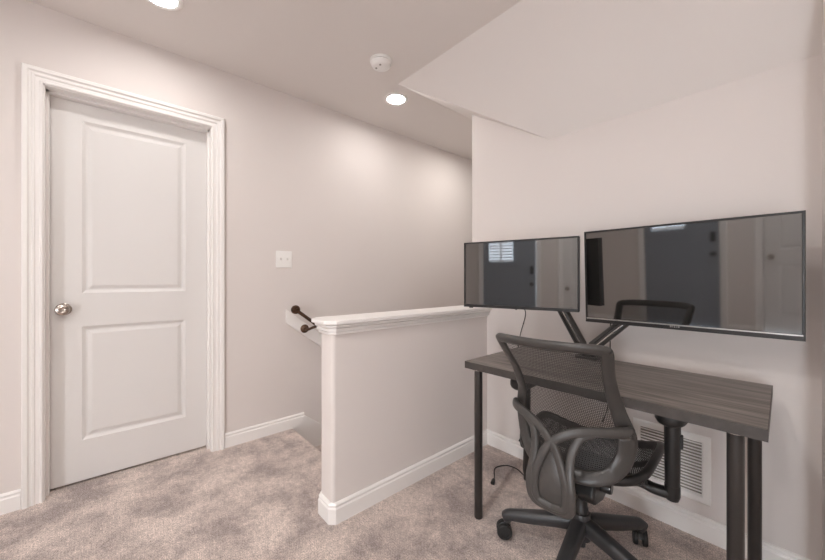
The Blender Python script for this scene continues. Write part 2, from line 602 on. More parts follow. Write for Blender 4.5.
def panel_leaf(w, z0, z1, panels, th=0.035):
    """door leaf in the x,z plane facing -y ... front face at y=0, moulded panels pressed in"""
    xs = sorted({0.0, w} | {p[0] for p in panels} | {p[1] for p in panels})
    zs_ = sorted({z0, z1} | {p[2] for p in panels} | {p[3] for p in panels})
    bm = bmesh.new()
    for i in range(len(xs) - 1):
        for j in range(len(zs_) - 1):
            a, b, c, d = xs[i], xs[i + 1], zs_[j], zs_[j + 1]
            if any(abs(a - p[0]) < 1e-6 and abs(c - p[2]) < 1e-6 for p in panels):
                rings = []
                for inset, dep in ((0, 0), (0.004, 0.003), (0.014, 0.010), (0.018, 0.0105), (0.022, 0.0105), (0.040, 0.0035), (0.044, 0.003)):
                    rings.append([bm.verts.new(q) for q in ((a + inset, dep, c + inset), (b - inset, dep, c + inset), (b - inset, dep, d - inset), (a + inset, dep, d - inset))])
                for r0, r1 in zip(rings, rings[1:]):
                    for q in range(4):
                        bm.faces.new((r0[q], r0[(q + 1) % 4], r1[(q + 1) % 4], r1[q]))
                bm.faces.new(rings[-1])
            else:
                bm.faces.new([bm.verts.new(q) for q in ((a, 0, c), (b, 0, c), (b, 0, d), (a, 0, d))])
    # edges and back
    vs = [bm.verts.new(q) for q in ((0, 0, z0), (w, 0, z0), (w, 0, z1), (0, 0, z1), (0, th, z0), (w, th, z0), (w, th, z1), (0, th, z1))]
    for f in ((0, 1, 5, 4), (1, 2, 6, 5), (2, 3, 7, 6), (3, 0, 4, 7), (4, 5, 6, 7)):
        bm.faces.new([vs[q] for q in f])
    bmesh.ops.remove_doubles(bm, verts=bm.verts, dist=1e-5)
    return bm

dw = DY1 - DY0 - 0.010
o = struct('door_1', panel_leaf(dw, 0.012, DZ - 0.007, [(0.127, 0.594, 1.019, 1.945), (0.127, 0.594, 0.228, 0.840)]), M['door'],
           label='white two-panel interior door with a nickel knob', cat='door')
# leaf built in x,z facing -y : turn it to face +x
o.location = (XA - 0.085, DY0 + 0.005, 0)
o.rotation_euler = (0, 0, math.radians(90))
door1 = o
def knob_parts(parent, m, loc, rot, name='door_knob'):
    bm = lathe(bmesh.new(), [(0.031, 0.0), (0.032, 0.004), (0.028, 0.008), (0.014, 0.012), (0.011, 0.024), (0.012, 0.034),
                             (0.022, 0.040), (0.028, 0.048), (0.0285, 0.055), (0.025, 0.062), (0.014, 0.0655), (0.011, 0.0635), (0.004, 0.063)], seg=32)
    k = obj(name, bm, m, parent, smooth=True)
    k.location = loc
    k.rotation_euler = rot
    return k
k = knob_parts(door1, M['nickel'], (0.058, 0, 0.936), (math.radians(90), 0, 0))
k['label'] = 'round brushed nickel knob'

# entry door in the rear wall: leaf with a glazed light, blind slats, deadbolt and lever
EW = E1 - E0 - 0.01
bm = bmesh.new()
LX0, LX1, LZ0, LZ1 = 0.09, 0.47, 1.37, 1.88
box(bm, 0, EW, 0, 0.04, 0.01, LZ0)
box(bm, 0, EW, 0, 0.04, LZ1, EZ - 0.005)
box(bm, 0, LX0, 0, 0.04, LZ0, LZ1)
box(bm, LX1, EW, 0, 0.04, LZ0, LZ1)
run(bm, [(LX0, LZ0), (LX1, LZ0), (LX1, LZ1), (LX0, LZ1), (LX0, LZ0)], [(0, 0.0), (0, 0.012), (0.03, 0.012), (0.03, 0.0)], -1, lambda a, b, h: (a, 0.04 + h, b))
box(bm, LX0 - 0.05, LX1 + 0.05, 0.04, 0.06, LZ0 - 0.07, LZ0 - 0.03)
door2 = struct('door_2', bm, M['entry'], label='blue-grey entry door with a small window', cat='door')
door2.location = (E0 + 0.005, YR - 0.06, 0)
bm = bx(LX0, LX1, 0.015, 0.02, LZ0, LZ1)
gm = bpy.data.materials.new('window_glass'); gm.use_nodes = True
gb = gm.node_tree.nodes['Principled BSDF']
gb.inputs['Transmission Weight'].default_value = 1.0
gb.inputs['Roughness'].default_value = 0.0
gb.inputs['IOR'].default_value = 1.05
obj('window_pane', bm, gm, door2)
bm = bmesh.new()
n = 11
for i in range(n):
    z = LZ0 + 0.02 + i * (LZ1 - LZ0 - 0.03) / (n - 1)
    box(bm, LX0 + 0.004, LX1 - 0.004, 0.024, 0.0255, z - 0.015, z + 0.015, )
box(bm, (LX0 + LX1) / 2 - 0.012, (LX0 + LX1) / 2 + 0.012, 0.020, 0.023, LZ0, LZ1)
o = obj('window_blind', bm, M['plate'], door2)
o['label'] = 'white blind slats'
bm = bmesh.new()
box(bm, EW - 0.085, EW - 0.035, 0.04, 0.058, 1.16, 1.29)
obj('deadbolt', bm, M['black'], door2, bevel=0.006)
k = knob_parts(door2, M['black'], (EW - 0.06, 0.04, 1.0), (math.radians(-90), 0, 0), 'door_handle')
rear3 = lambda a, b, h: (a, YR + h, b)
struct('trim_5', casing('c', E0, E1, EZ, rear3), M['trim'])
struct('trim_6', casing('c', I0, I1, EZ, rear3), M['trim'])
iw = I1 - I0 - 0.01
door3 = struct('door_3', panel_leaf(iw, 0.012, EZ - 0.007, [(0.127, iw - 0.127, 1.019, 1.945), (0.127, iw - 0.127, 0.228, 0.840)]), M['door'],
               label='white two-panel door in the rear wall', cat='door')
door3.location = (I1 - 0.005, YR - 0.05, 0)
door3.rotation_euler = (0, 0, math.radians(180))
knob_parts(door3, M['nickel'], (iw - 0.06, 0, 0.936), (math.radians(90), 0, 0))

# ------------------------------------------------------------------ fixtures
def downlight(x, y, label, lens='lens'):
    t = thing('recessed_light', label, 'ceiling light', (x, y, ZC), 0, 'recessed ceiling lights')
    bm = bmesh.new()
    seg = 40
    prof = [(0.0640, -0.002), (0.066, -0.006), (0.074, -0.009), (0.086, -0.006), (0.091, -0.001), (0.091, 0.002), (0.064, 0.002)]
    rings = [[bm.verts.new((r * math.cos(2 * math.pi * k / seg), r * math.sin(2 * math.pi * k / seg), h)) for k in range(seg)] for r, h in prof]
    for i in range(len(prof)):
        a, b = rings[i], rings[(i + 1) % len(prof)]
        for k in range(seg):
            bm.faces.new((a[k], a[(k + 1) % seg], b[(k + 1) % seg], b[k]))
    obj('trim_ring', bm, M['plate'], t, smooth=True)
    bm = lathe(bmesh.new(), [(0.0645, 0.0), (0.0645, -0.002), (0.060, -0.0035), (0.04, -0.0045), (0.01, -0.005)], seg=40)
    o = obj('lens', bm, M[lens], t, smooth=True)
    o['label'] = 'glowing white lens'
    return t
downlight(-1.99, 1.59, 'round lit recessed light in the ceiling over the stairwell')
downlight(-1.93, 2.62, 'round recessed light in the ceiling over the lower stairs, hidden by the wall corner', 'lens_stair')
downlight(-2.00, 0.17, 'round lit recessed light cut by the top edge, above the white door')
downlight(-0.60, -0.60, 'round recessed light in the ceiling above the middle of the room', 'lens_mid')
downlight(-0.25, 0.30, 'round recessed light in the ceiling above the near side of the desk and chair')
downlight(-2.00, -1.45, 'round recessed light in the ceiling near the entry door')
downlight(-0.25, -1.80, 'round recessed light in the ceiling by the rear wall', 'lens_mid')

t = thing('smoke_detector', 'round white smoke detector on the ceiling beside the recessed light', 'smoke detector', (-1.70, 1.24, ZC))
bm = lathe(bmesh.new(), [(0.068, 0.0), (0.069, -0.008), (0.064, -0.012)], seg=40)
obj('mounting_base', bm, M['plate'], t, smooth=True)
bm = lathe(bmesh.new(), [(0.058, -0.011), (0.058, -0.016)], seg=40)
obj('vent_gap', bm, M['slot'], t, smooth=True)
bm = lathe(bmesh.new(), [(0.062, -0.016), (0.062, -0.024), (0.056, -0.036), (0.046, -0.043), (0.02, -0.045), (0.005, -0.045)], seg=40)
cv = obj('cover', bm, M['plate'], t, smooth=True)
for kx_, ky_ in ((0.022, -0.022), (-0.022, -0.020)):
    bm = lathe(bmesh.new(), [(0.006, -0.041), (0.006, -0.0465)], loc=(kx_, ky_, 0), seg=12)
    obj('test_button', bm, M['duct'], cv)

t = thing('light_switch', 'white two-gang light switch plate on the wall right of the door', 'light switch', (XA, 0.928, 1.235))
bm = bmesh.new()
prism(bm, [(-0.058, -0.060), (0.058, -0.060), (0.058, 0.060), (-0.058, 0.060)], 'x', 0.0, 0.006)
obj('switch_plate', bm, M['plate'], t, bevel=0.003)
for yy, up in ((-0.023, 1), (0.023, 1)):
    bm = bmesh.new()
    box(bm, 0.0055, 0.0075, yy - 0.0055, yy + 0.0055, -0.012, 0.012)
    box(bm, 0.006, 0.020, yy - 0.0042, yy + 0.0042, -0.004, 0.005, None)
    for vtx in bm.verts:
        if vtx.co.x > 0.015: vtx.co.z += 0.008 * up
    obj('toggle', bm, M['trim'], t)
for yy in (-0.023, 0.023):
    for zz in (-0.030, 0.030):
        bm = lathe(bmesh.new(), [(0.003, 0.005), (0.003, 0.0066)], loc=(0, yy, zz), axis='x', seg=10)
        obj('screw', bm, M['plate'], t)

# handrail on a white board, running down the stairs
t = thing('handrail', 'dark bronze handrail on a sloping white board beside the stairs', 'handrail', (XA, 0.94, 0.0))
sl = -0.765
bm = bmesh.new()
prism(bm, [(0.0, 0.775), (0.0, 0.874), (3.0, 0.874 + 3.0 * sl), (3.0, 0.775 + 3.0 * sl)], 'x', 0.0, 0.019)
o = obj('mounting_board', bm, M['trim'], t, bevel=0.004)
o['label'] = 'white board screwed to the wall'
r0 = Vector((0.098, 0.035, 0.875))
dr = Vector((0, 1, sl)).normalized()
bm = bmesh.new()
sweep(bm, [r0, r0 + dr * 3.4], 0.0125, 0.0125, seg=16)
obj('rail', bm, M['bronze'], t, smooth=True)
bm = bmesh.new()
lathe(bm, [(0.020, -0.016), (0.030, -0.011), (0.0315, -0.003), (0.0315, 0.006), (0.028, 0.011), (0.020, 0.0125), (0.018, 0.010), (0.011, 0.010), (0.009, 0.015), (0.004, 0.017)], loc=r0, axis='x', seg=28)
obj('end_cap', bm, M['bronze'], t, smooth=True)
for d in (0.135, 1.2, 2.2):
    p = Vector((0.019, d, 0.722 + (d - 0.135) * sl))
    bm = bmesh.new()
    lathe(bm, [(0.031, 0.0), (0.032, 0.006), (0.026, 0.011), (0.018, 0.014), (0.012, 0.022)], loc=p, axis='x', seg=24)
    q = r0 + dr * ((d + 0.0) / dr.y)
    sweep(bm, catmull([p + Vector((0.008, 0, 0)), p + Vector((0.04, 0.005, -0.004)), Vector((0.092, p.y + 0.03, p.z + 0.012)), q + dr * 0.03 + Vector((0, 0, -0.012))], 6), 0.0095, 0.0095, up=(0, 1, 0.2), seg=10)
    sweep(bm, [q + dr * 0.00 + Vector((0, 0, -0.013)), q + dr * 0.06 + Vector((0, 0, -0.013))], 0.010, 0.003, seg=10)
    obj('bracket', bm, M['bronze'], t, smooth=True)

# return-air grille low on the wall
GX0, GX1, GZ0, GZ1 = -0.523, -0.240, 0.147, 0.432
t = thing('vent_grille', 'white louvred return air grille low on the wall under the desk', 'vent', ((GX0 + GX1) / 2, YC, (GZ0 + GZ1) / 2))
hw, hh = (GX1 - GX0) / 2, (GZ1 - GZ0) / 2
bm = bmesh.new()
run(bm, [(-hw, -hh), (hw, -hh), (hw, hh), (-hw, hh), (-hw, -hh)], [(0, 0), (0, 0.004), (0.006, 0.009), (0.024, 0.010), (0.030, 0.007), (0.030, 0.0)], 1,
    lambda a, b, h: (a, -h, b))
obj('grille_frame', bm, M['plate'], t)
bm = bx(-hw + 0.02, hw - 0.02, -0.0015, -0.0005, -hh + 0.02, hh - 0.02)
obj('duct_back', bm, M['duct'], t)
bm = bmesh.new()
n = 17
for i in range(n):
    z = -hh + 0.036 + i * (2 * hh - 0.072) / (n - 1)
    prism(bm, [(-0.0090, z - 0.0030), (-0.0078, z - 0.0030), (-0.0040, z + 0.0016), (-0.0052, z + 0.0016)], 'x', -hw + 0.028, hw - 0.028)
obj('louvres', bm, M['plate'], t)
for xx in (-hw + 0.014, hw - 0.014):
    bm = lathe(bmesh.new(), [(0.004, 0.0), (0.0035, 0.002)], loc=(xx, -0.0115, 0), axis='y', seg=10)
    obj('screw', bm, M['trim'], t)

# ------------------------------------------------------------------ desk
DX0, DX1, DYF, DYB, ZT, ZB = -1.028, -0.056, 1.236, 1.765, 0.715, 0.683
t = thing('desk', 'black-brown woodgrain desk with round dark legs against the wall', 'desk', ((DX0 + DX1) / 2, (DYF + DYB) / 2, 0), math.radians(1.1))
cx, cy = t.location.x, t.location.y
bm = bx(DX0 - cx, DX1 - cx, DYF - cy, DYB - cy, ZB, ZT)
obj('tabletop', bm, M['wood'], t, bevel=0.0015)
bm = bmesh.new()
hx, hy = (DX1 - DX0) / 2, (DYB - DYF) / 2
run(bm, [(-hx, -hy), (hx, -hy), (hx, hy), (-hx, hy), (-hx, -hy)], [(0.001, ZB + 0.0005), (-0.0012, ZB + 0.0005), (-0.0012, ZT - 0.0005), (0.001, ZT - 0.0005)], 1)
o = obj('edge_shade', bm, M['edge'], t)
o['label'] = 'dark edge strip with shade painted in'
for lx, ly in ((-0.977, 1.270), (-0.118, 1.275), (-0.975, 1.705), (-0.098, 1.695)):
    bm = lathe(bmesh.new(), [(0.017, 0.0), (0.0185, 0.003), (0.0185, ZB - 0.004)], loc=(lx - cx, ly - cy, 0), seg=28)
    o = obj('leg', bm, M['leg'], t, smooth=True)
    bm = lathe(bmesh.new(), [(0.030, ZB - 0.004), (0.030, ZB)], loc=(lx - cx, ly - cy, 0), seg=24)
    obj('mounting_plate', bm, M['steel'], o, smooth=True)

# ------------------------------------------------------------------ screens on their arms
def screen(name, label, loc, rz, tilt, w, h, bez, chin, silver, foot):
    t = thing(name, label, 'television', loc, rz)
    t.rotation_euler = (math.radians(tilt), 0, rz)
    d = 0.030
    # housing: open front frame + stepped back
    bm = bmesh.new()
    prism(bm, [(-w / 2, -h / 2), (w / 2, -h / 2), (w / 2, h / 2), (-w / 2, h / 2)], 'y', 0.004, d)
    obj('housing', bm, M['black'], t, bevel=0.003)
    bm = bmesh.new()
    a = [(-w * 0.40, 0.029, -h * 0.42), (w * 0.40, 0.029, -h * 0.42), (w * 0.40, 0.029, h * 0.25), (-w * 0.40, 0.029, h * 0.25)]
    b = [(-w * 0.36, 0.055, -h * 0.38), (w * 0.36, 0.055, -h * 0.38), (w * 0.36, 0.055, h * 0.17), (-w * 0.36, 0.055, h * 0.17)]
    va, vb = [bm.verts.new(p) for p in a], [bm.verts.new(p) for p in b]
    bm.faces.new(va); bm.faces.new(vb)
    for i in range(4): bm.faces.new((va[i], va[(i + 1) % 4], vb[(i + 1) % 4], vb[i]))
    obj('back_cover', bm, M['black'], t, bevel=0.004)
    bm = bmesh.new()
    pr = [(0, 0.0), (0, -0.006), (bez * 0.3, -0.008), (bez * 0.8, -0.008), (bez, -0.003), (bez, 0.0)]
    run(bm, [(-w / 2, -h / 2), (w / 2, -h / 2), (w / 2, h / 2), (-w / 2, h / 2), (-w / 2, -h / 2)], [(q[0], 0.004 + q[1]) for q in pr], 1, lambda a_, b_, hh_: (a_, hh_, b_))
    box(bm, -w / 2 + 0.001, w / 2 - 0.001, -0.0035, 0.004, -h / 2, -h / 2 + chin)
    obj('bezel', bm, M['bezel'], t)
    bm = bx(-w / 2 + bez, w / 2 - bez, 0.0005, 0.005, -h / 2 + chin, h / 2 - bez)
    o = obj('screen_panel', bm, M['screen'], t)
    o['label'] = 'glossy dark screen'
    if silver:
        bm = bx(-w / 2 + bez * 0.6, w / 2 - bez * 0.6, -0.0045, 0.0, -h / 2 + chin - 0.0045, -h / 2 + chin - 0.0005)
        obj('silver_strip', bm, M['silver'], t)
        # small raised wordmark, too small to read
        bm = bmesh.new()
        bw, bh, g = 0.0045, 0.0065, 0.0062
        for i in range(5):
            x0 = -0.0155 + i * g
            z0 = -h / 2 + chin - 0.0115
            y0, y1 = -0.0052, -0.003
            if i in (1, 3):
                box(bm, x0 + bw * 0.35, x0 + bw * 0.65, y0, y1, z0, z0 + bh)
            elif i == 4 or i == 0:
                box(bm, x0, x0 + bw * 0.28, y0, y1, z0, z0 + bh); box(bm, x0 + bw * 0.72, x0 + bw, y0, y1, z0, z0 + bh)
                box(bm, x0, x0 + bw, y0, y1, z0, z0 + bh * 0.22); box(bm, x0, x0 + bw, y0, y1, z0 + bh * 0.78, z0 + bh)
            else:
                box(bm, x0, x0 + bw, y0, y1, z0, z0 + bh * 0.24); box(bm, x0, x0 + bw, y0, y1, z0 + bh * 0.76, z0 + bh)
                box(bm, x0 + bw * 0.3, x0 + bw * 0.6, y0, y1, z0, z0 + bh)
        obj('logo_badge', bm, M['silver'], t)
    else:
        bm = bx(-0.004, 0.004, -0.006, 0.0, -h / 2 - 0.003, -h / 2 + 0.004)
        obj('sensor', bm, M['black'], t)
    if foot:
        bm = bx(-w / 2 + 0.026, -w / 2 + 0.044, 0.004, 0.016, -h / 2 - 0.005, -h / 2)
        obj('foot_socket', bm, M['black'], t)
    return t
LT = Vector((-0.8855, 1.4385, 1.117))
LA = math.atan2(0.147, 0.519)
screen('television', 'smaller black flat screen on the left, angled toward the chair, overlapping the half wall', LT, math.radians(15.2), 0.0, 0.540, 0.330, 0.008, 0.014, False, True)
BT = Vector((-0.319, 1.645, 1.1055))
screen('television', 'larger black flat screen on the right, facing straight out over the desk', BT, math.radians(0.0), 2.8, 0.670, 0.4155, 0.008, 0.020, True, False)

t = thing('monitor_arm', 'black two-armed screen mount clamped to the back of the desk', 'monitor mount', (-0.668, 1.715, ZT))
def loc(p): return Vector(p) - t.location
bm = rbox(0.10, 0.075, 0.012, 0.012)
obj('clamp_base', bm, M['black'], t, bevel=0.002)
bm = lathe(bmesh.new(), [(0.030, 0.012), (0.030, 0.022), (0.021, 0.026), (0.021, 0.055), (0.024, 0.057), (0.024, 0.062)], seg=28)
obj('post', bm, M['black'], t, smooth=True)
def arm(p0, p1, head, plate_n):
    p0, p1, head = loc(p0), loc(p1), loc(head)
    d = p1 - p0
    bm = bmesh.new()
    path = [p0 + d * (i / 12) for i in range(13)]
    sweep(bm, path, lambda s: 0.025 - 0.004 * s, lambda s: 0.0165 + 0.006 * math.sin(math.pi * s), up=(0, 1, 0), seg=20, power=3.2)
    a = obj('spring_arm', bm, M['plastic'], t, smooth=True)
    u = Vector((0, 1, 0))
    B = d.cross(u).normalized()
    U = B.cross(d).normalized()
    if U.y > 0: U = -U
    for off in (-0.0065, 0.0075):
        bm = bmesh.new()
        sweep(bm, [p0 + d * (0.06 + 0.9 * i / 8) + B * off + U * (0.0158 + 0.006 * math.sin(math.pi * (0.06 + 0.9 * i / 8))) for i in range(9)], 0.0034, 0.0026, up=(0, 1, 0), seg=8)
        o = obj('cover_strip', bm, M['steel' if off < 0 else 'black'], a, smooth=True)
    # elbow and head
    bm = bmesh.new()
    lathe(bm, [(0.020, -0.022), (0.021, -0.018), (0.021, 0.016), (0.019, 0.020)], loc=p1, seg=24)
    sweep(bm, [p1, (p1 + head) / 2, head], 0.012, 0.012, up=(0, 0, 1), seg=12)
    obj('tilt_head', bm, M['black'], t, smooth=True)
    bm = bmesh.new()
    n = Vector(plate_n).normalized()
    ang = math.atan2(n.y, n.x) - math.pi / 2
    mt = Matrix.Translation(head) @ Matrix.Rotation(ang, 4, 'Z')
    box(bm, -0.055, 0.055, -0.004, 0.004, -0.055, 0.055, mt)
    obj('vesa_plate', bm, M['black'], t)
    bm = lathe(bmesh.new(), [(0.022, -0.020), (0.022, 0.012)], loc=p0, seg=24)
    obj('shoulder_joint', bm, M['black'], t, smooth=True)
nl = Vector((-0.2747, 0.9616, 0))
hl = LT + nl * 0.060 + Vector((0, 0, -0.02))
arm((-0.694, 1.705, 0.775), (-0.838, 1.625, 1.10), hl, nl)
hb = BT + Vector((-0.01, 0.060, -0.03))
arm((-0.640, 1.700, 0.775), (-0.405, 1.745, 1.015), hb, (0, 1, 0))

# cables
def cable(name, label, pts, r=0.0028, parent_plug=None):
    o = obj(name, tube(pts, r, 8, 8), M['cable'], None, smooth=True)
    tag(o, label, 'cable')
    return o
t = thing('power_cord', 'black power cord lying loose on the carpet under the desk, plug at its end', 'cable', (-1.06, 1.65, 0))
o3 = Vector(t.location)
floor_pts = [(-1.084, 1.536, 0.012), (-1.105, 1.575, 0.005), (-1.150, 1.640, 0.004), (-1.152, 1.685, 0.004), (-1.120, 1.732, 0.004), (-1.067, 1.740, 0.004), (-1.018, 1.718, 0.004),
             (-0.985, 1.700, 0.004), (-0.93, 1.69, 0.004)]
obj('cord', tube([Vector(p) - o3 for p in floor_pts], 0.003, 8, 8), M['cable'], t, smooth=True)
bm = bmesh.new()
p = Vector((-1.084, 1.536, 0.010)) - o3
sweep(bm, [p + Vector((-0.006, 0.012, 0)), p + Vector((0.001, -0.002, 0)), p + Vector((0.012, -0.024, 0.001))], lambda s: 0.007 + 0.004 * s, lambda s: 0.006 + 0.003 * s, seg=12, power=3)
obj('plug', bm, M['rubber'], t, smooth=True)
cable('hanging_cable', 'thin black cable hanging from the smaller screen down behind the desk',
      [(-0.985, 1.50, 1.00), (-1.02, 1.66, 0.955), (-1.045, 1.795, 0.90), (-1.088, 1.805, 0.752), (-1.11, 1.81, 0.60), (-1.085, 1.80, 0.40), (-1.045, 1.775, 0.15), (-1.03, 1.745, 0.012), (-1.00, 1.725, 0.004)], 0.0025)
cable('hanging_cable', 'thin black cable dropping from the larger screen behind the desk top',
      [(-0.56, 1.715, 0.985), (-0.585, 1.76, 0.88), (-0.595, 1.785, 0.78), (-0.60, 1.80, 0.68), (-0.625, 1.805, 0.56), (-0.61, 1.80, 0.48), (-0.63, 1.79, 0.40)], 0.0025)

# ------------------------------------------------------------------ office chair (local axes: x right, y forward)
chair = thing('office_chair', 'charcoal mesh-back office chair on casters pushed up to the desk', 'chair', (-0.563, 1.377, 0), math.radians(5))
half = [(0.0, 0.910), (0.08, 0.911), (0.145, 0.910), (0.176, 0.903), (0.188, 0.885), (0.184, 0.84), (0.177, 0.77), (0.185, 0.68),
        (0.204, 0.61), (0.212, 0.565), (0.207, 0.515), (0.186, 0.458), (0.148, 0.420), (0.098, 0.404), (0.04, 0.399), (0.0, 0.398)]
EDGE = [(0.40, -0.150), (0.454, -0.117), (0.515, -0.104), (0.575, -0.106), (0.68, -0.150), (0.77, -0.215), (0.84, -0.275), (0.92, -0.338)]
def lerp_tab(tab, z):
    if z <= tab[0][0]: return tab[0][1]
    for (a, b), (c, d) in zip(tab, tab[1:]):
        if z <= c: return b + (d - b) * (z - a) / (c - a)
    return tab[-1][1]
WT = [(0.39, 0.145), (0.458, 0.188), (0.515, 0.207), (0.565, 0.212), (0.61, 0.204), (0.68, 0.185), (0.77, 0.177), (0.92, 0.194)]
def back_y(x, z):
    w = lerp_tab(WT, z)
    return lerp_tab(EDGE, z) - 0.055 * max(0.0, 1 - abs(x / w) ** 3)
loop2 = half + [(-x, z) for x, z in half[-2:0:-1]]
dense = catmull([(x, 0, z) for x, z in loop2], 6, True)
AWT = [(0.39, 0.023), (0.46, 0.029), (0.56, 0.030), (0.68, 0.023), (0.80, 0.019), (0.92, 0.0175)]
path, ups, aws = [], [], []
n = len(dense)
for i, p in enumerate(dense):
    T = (dense[(i + 1) % n] - dense[i - 1]).normalized()
    inn = Vector((T.z, 0, -T.x))          # toward the inside
    if inn.dot(Vector((0, 0, 0.64)) - p) < 0: inn = -inn
    AW = lerp_tab(AWT, p.z)
    aws.append(AW)
    q = p + inn * AW
    y = back_y(q.x, q.z)
    path.append(Vector((q.x, y, q.z)))
    e = 0.004
    dx = (back_y(q.x + e, q.z) - back_y(q.x - e, q.z)) / (2 * e)
    dz = (back_y(q.x, q.z + e) - back_y(q.x, q.z - e)) / (2 * e)
    ups.append(Vector((dx, -1, dz)).normalized())
bm = bmesh.new()
sweep(bm, path, lambda q: aws[min(len(aws) - 1, round(q * (len(aws) - 1)))], 0.0105, up=ups, seg=16, closed=True, power=2.6)
obj('back_frame', bm, M['plastic'], chair, smooth=True)

def sheet(name, m, parent, nu, nv, f):
    bm = bmesh.new()
    uvl = bm.loops.layers.uv.new('UVMap')
    g = [[bm.verts.new(f(i / nu, j / nv)) for i in range(nu + 1)] for j in range(nv + 1)]
    for j in range(nv):
        for i in range(nu):
            fc = bm.faces.new((g[j][i], g[j][i + 1], g[j + 1][i + 1], g[j + 1][i]))
            for lp, (a, b) in zip(fc.loops, ((i, j), (i + 1, j), (i + 1, j + 1), (i, j + 1))):
                lp[uvl].uv = (a / nu, b / nv)
    return obj(name, bm, m, parent, smooth=True)
HT = sorted([(z, x) for x, z in half if x > 0.03], key=lambda q: q[0])
def mesh_pt(u, v):
    z = 0.420 + (0.897 - 0.420) * v
    w = lerp_tab(HT, z) - 0.016
    x = (2 * u - 1) * w
    return (x, back_y(x, z) + 0.004, z)
sheet('back_mesh', M['mesh_back'], chair, 20, 28, mesh_pt)

# spine: crossed straps, loop and shell
def strap(pts, a, b, name='back_strap', up=(0, -1, 0.15)):
    bm = bmesh.new()
    sweep(bm, catmull(pts, 8), a, b, up=up, seg=14, power=2.8)
    return bm
bm = bmesh.new()
for s in (-1, 1):
    main = [(0.180 * s, -0.118, 0.600), (0.194 * s, -0.160, 0.609), (0.165 * s, -0.203, 0.611), (0.115 * s, -0.238, 0.609), (0.065 * s, -0.267, 0.600), (0.022 * s, -0.286, 0.578),
            (-0.014 * s, -0.297, 0.540), (-0.036 * s, -0.306, 0.490), (-0.050 * s, -0.310, 0.440), (-0.050 * s, -0.308, 0.392), (-0.040 * s, -0.300, 0.360), (0.0, -0.294, 0.348)]
    sweep(bm, catmull(main, 8), lambda q: 0.0165 - 0.004 * q, 0.0105, up=(0.35 * s, -1, 0.1), seg=16, power=2.8)
    side = [(0.110 * s, -0.240, 0.603), (0.078 * s, -0.260, 0.584), (0.060 * s, -0.280, 0.538), (0.059 * s, -0.300, 0.485), (0.066 * s, -0.310, 0.430), (0.066 * s, -0.305, 0.380), (0.057 * s, -0.296, 0.352), (0.038 * s, -0.291, 0.342), (0.0, -0.288, 0.338)]
    sweep(bm, catmull(side, 8), 0.0135, 0.011, up=(0.2 * s, -1, 0.1), seg=16, power=2.8)
obj('back_support', bm, M['plastic_grey'], chair, smooth=True)
def shell_pt(u, v):
    z = 0.358 + (0.548 - 0.358) * v
    w = lerp_tab([(0.358, 0.036), (0.38, 0.048), (0.43, 0.048), (0.47, 0.040), (0.51, 0.024), (0.548, 0.004)], z)
    x = (2 * u - 1) * w
    yb = lerp_tab([(0.31, -0.285), (0.40, -0.302), (0.465, -0.298), (0.53, -0.288)], z)
    return (x, yb - 0.010 * (1 - (2 * u - 1) ** 2) * math.sin(math.pi * min(1, max(0, v))), z)
o = sheet('lumbar_shell', M['plastic_grey'], chair, 12, 16, shell_pt)
sm = o.modifiers.new('solid', 'SOLIDIFY'); sm.thickness = 0.008; sm.offset = 0

# spine foot and tilt mechanism under the seat
bm = bmesh.new()
sweep(bm, catmull([(0, -0.292, 0.352), (0, -0.235, 0.318), (0, -0.15, 0.318), (0, -0.06, 0.335)], 6), lambda s: 0.034 - 0.004 * s, 0.012, up=(0, 0, 1), seg=14, power=3)
obj('spine_foot', bm, M['plastic_grey'], chair, smooth=True)
bm = bmesh.new()
pts = [(-0.14, 0.330), (-0.11, 0.295), (-0.02, 0.272), (0.08, 0.290), (0.12, 0.345), (0.10, 0.375), (-0.12, 0.375)]
prism(bm, pts, 'x', -0.085, 0.085)
mech = obj('tilt_mechanism', bm, M['black'], chair, bevel=0.012, seg=3)
bm = bmesh.new()
lathe(bm, [(0.018, 0.07), (0.020, 0.075), (0.020, 0.115), (0.017, 0.12)], loc=(0, -0.05, 0.345), axis='x', seg=16)
obj('tension_knob', bm, M['black'], mech, smooth=True)
bm = sweep(bmesh.new(), [(-0.06, 0.03, 0.35), (-0.16, 0.035, 0.352), (-0.21, 0.04, 0.348)], 0.006, 0.006, seg=10)
obj('height_lever', bm, M['black'], mech, smooth=True)

# seat: mesh pan in a frame, waterfall front
def seat_z(x, y):
    z = 0.415 + 0.055 * (y + 0.15) + 0.022 * (abs(x) / 0.23) ** 2.2
    if y > 0.16: z -= 0.055 * ((y - 0.16) / 0.15) ** 2
    if y < -0.08: z += 0.012 * ((-0.08 - y) / 0.09) ** 2
    return z
def seat_out(t):
    a = 2 * math.pi * t
    c, s = math.cos(a), math.sin(a)
    x = 0.228 * math.copysign(abs(c) ** (2 / 4.0), c)
    y = 0.088 + 0.224 * math.copysign(abs(s) ** (2 / 4.0), s)
    x *= 1.0 + 0.05 * (y - 0.088) / 0.224
    return x, y
sp, su = [], []
n = 96
for i in range(n):
    x, y = seat_out(i / n)
    sp.append(Vector((x, y, seat_z(x, y) - 0.008)))
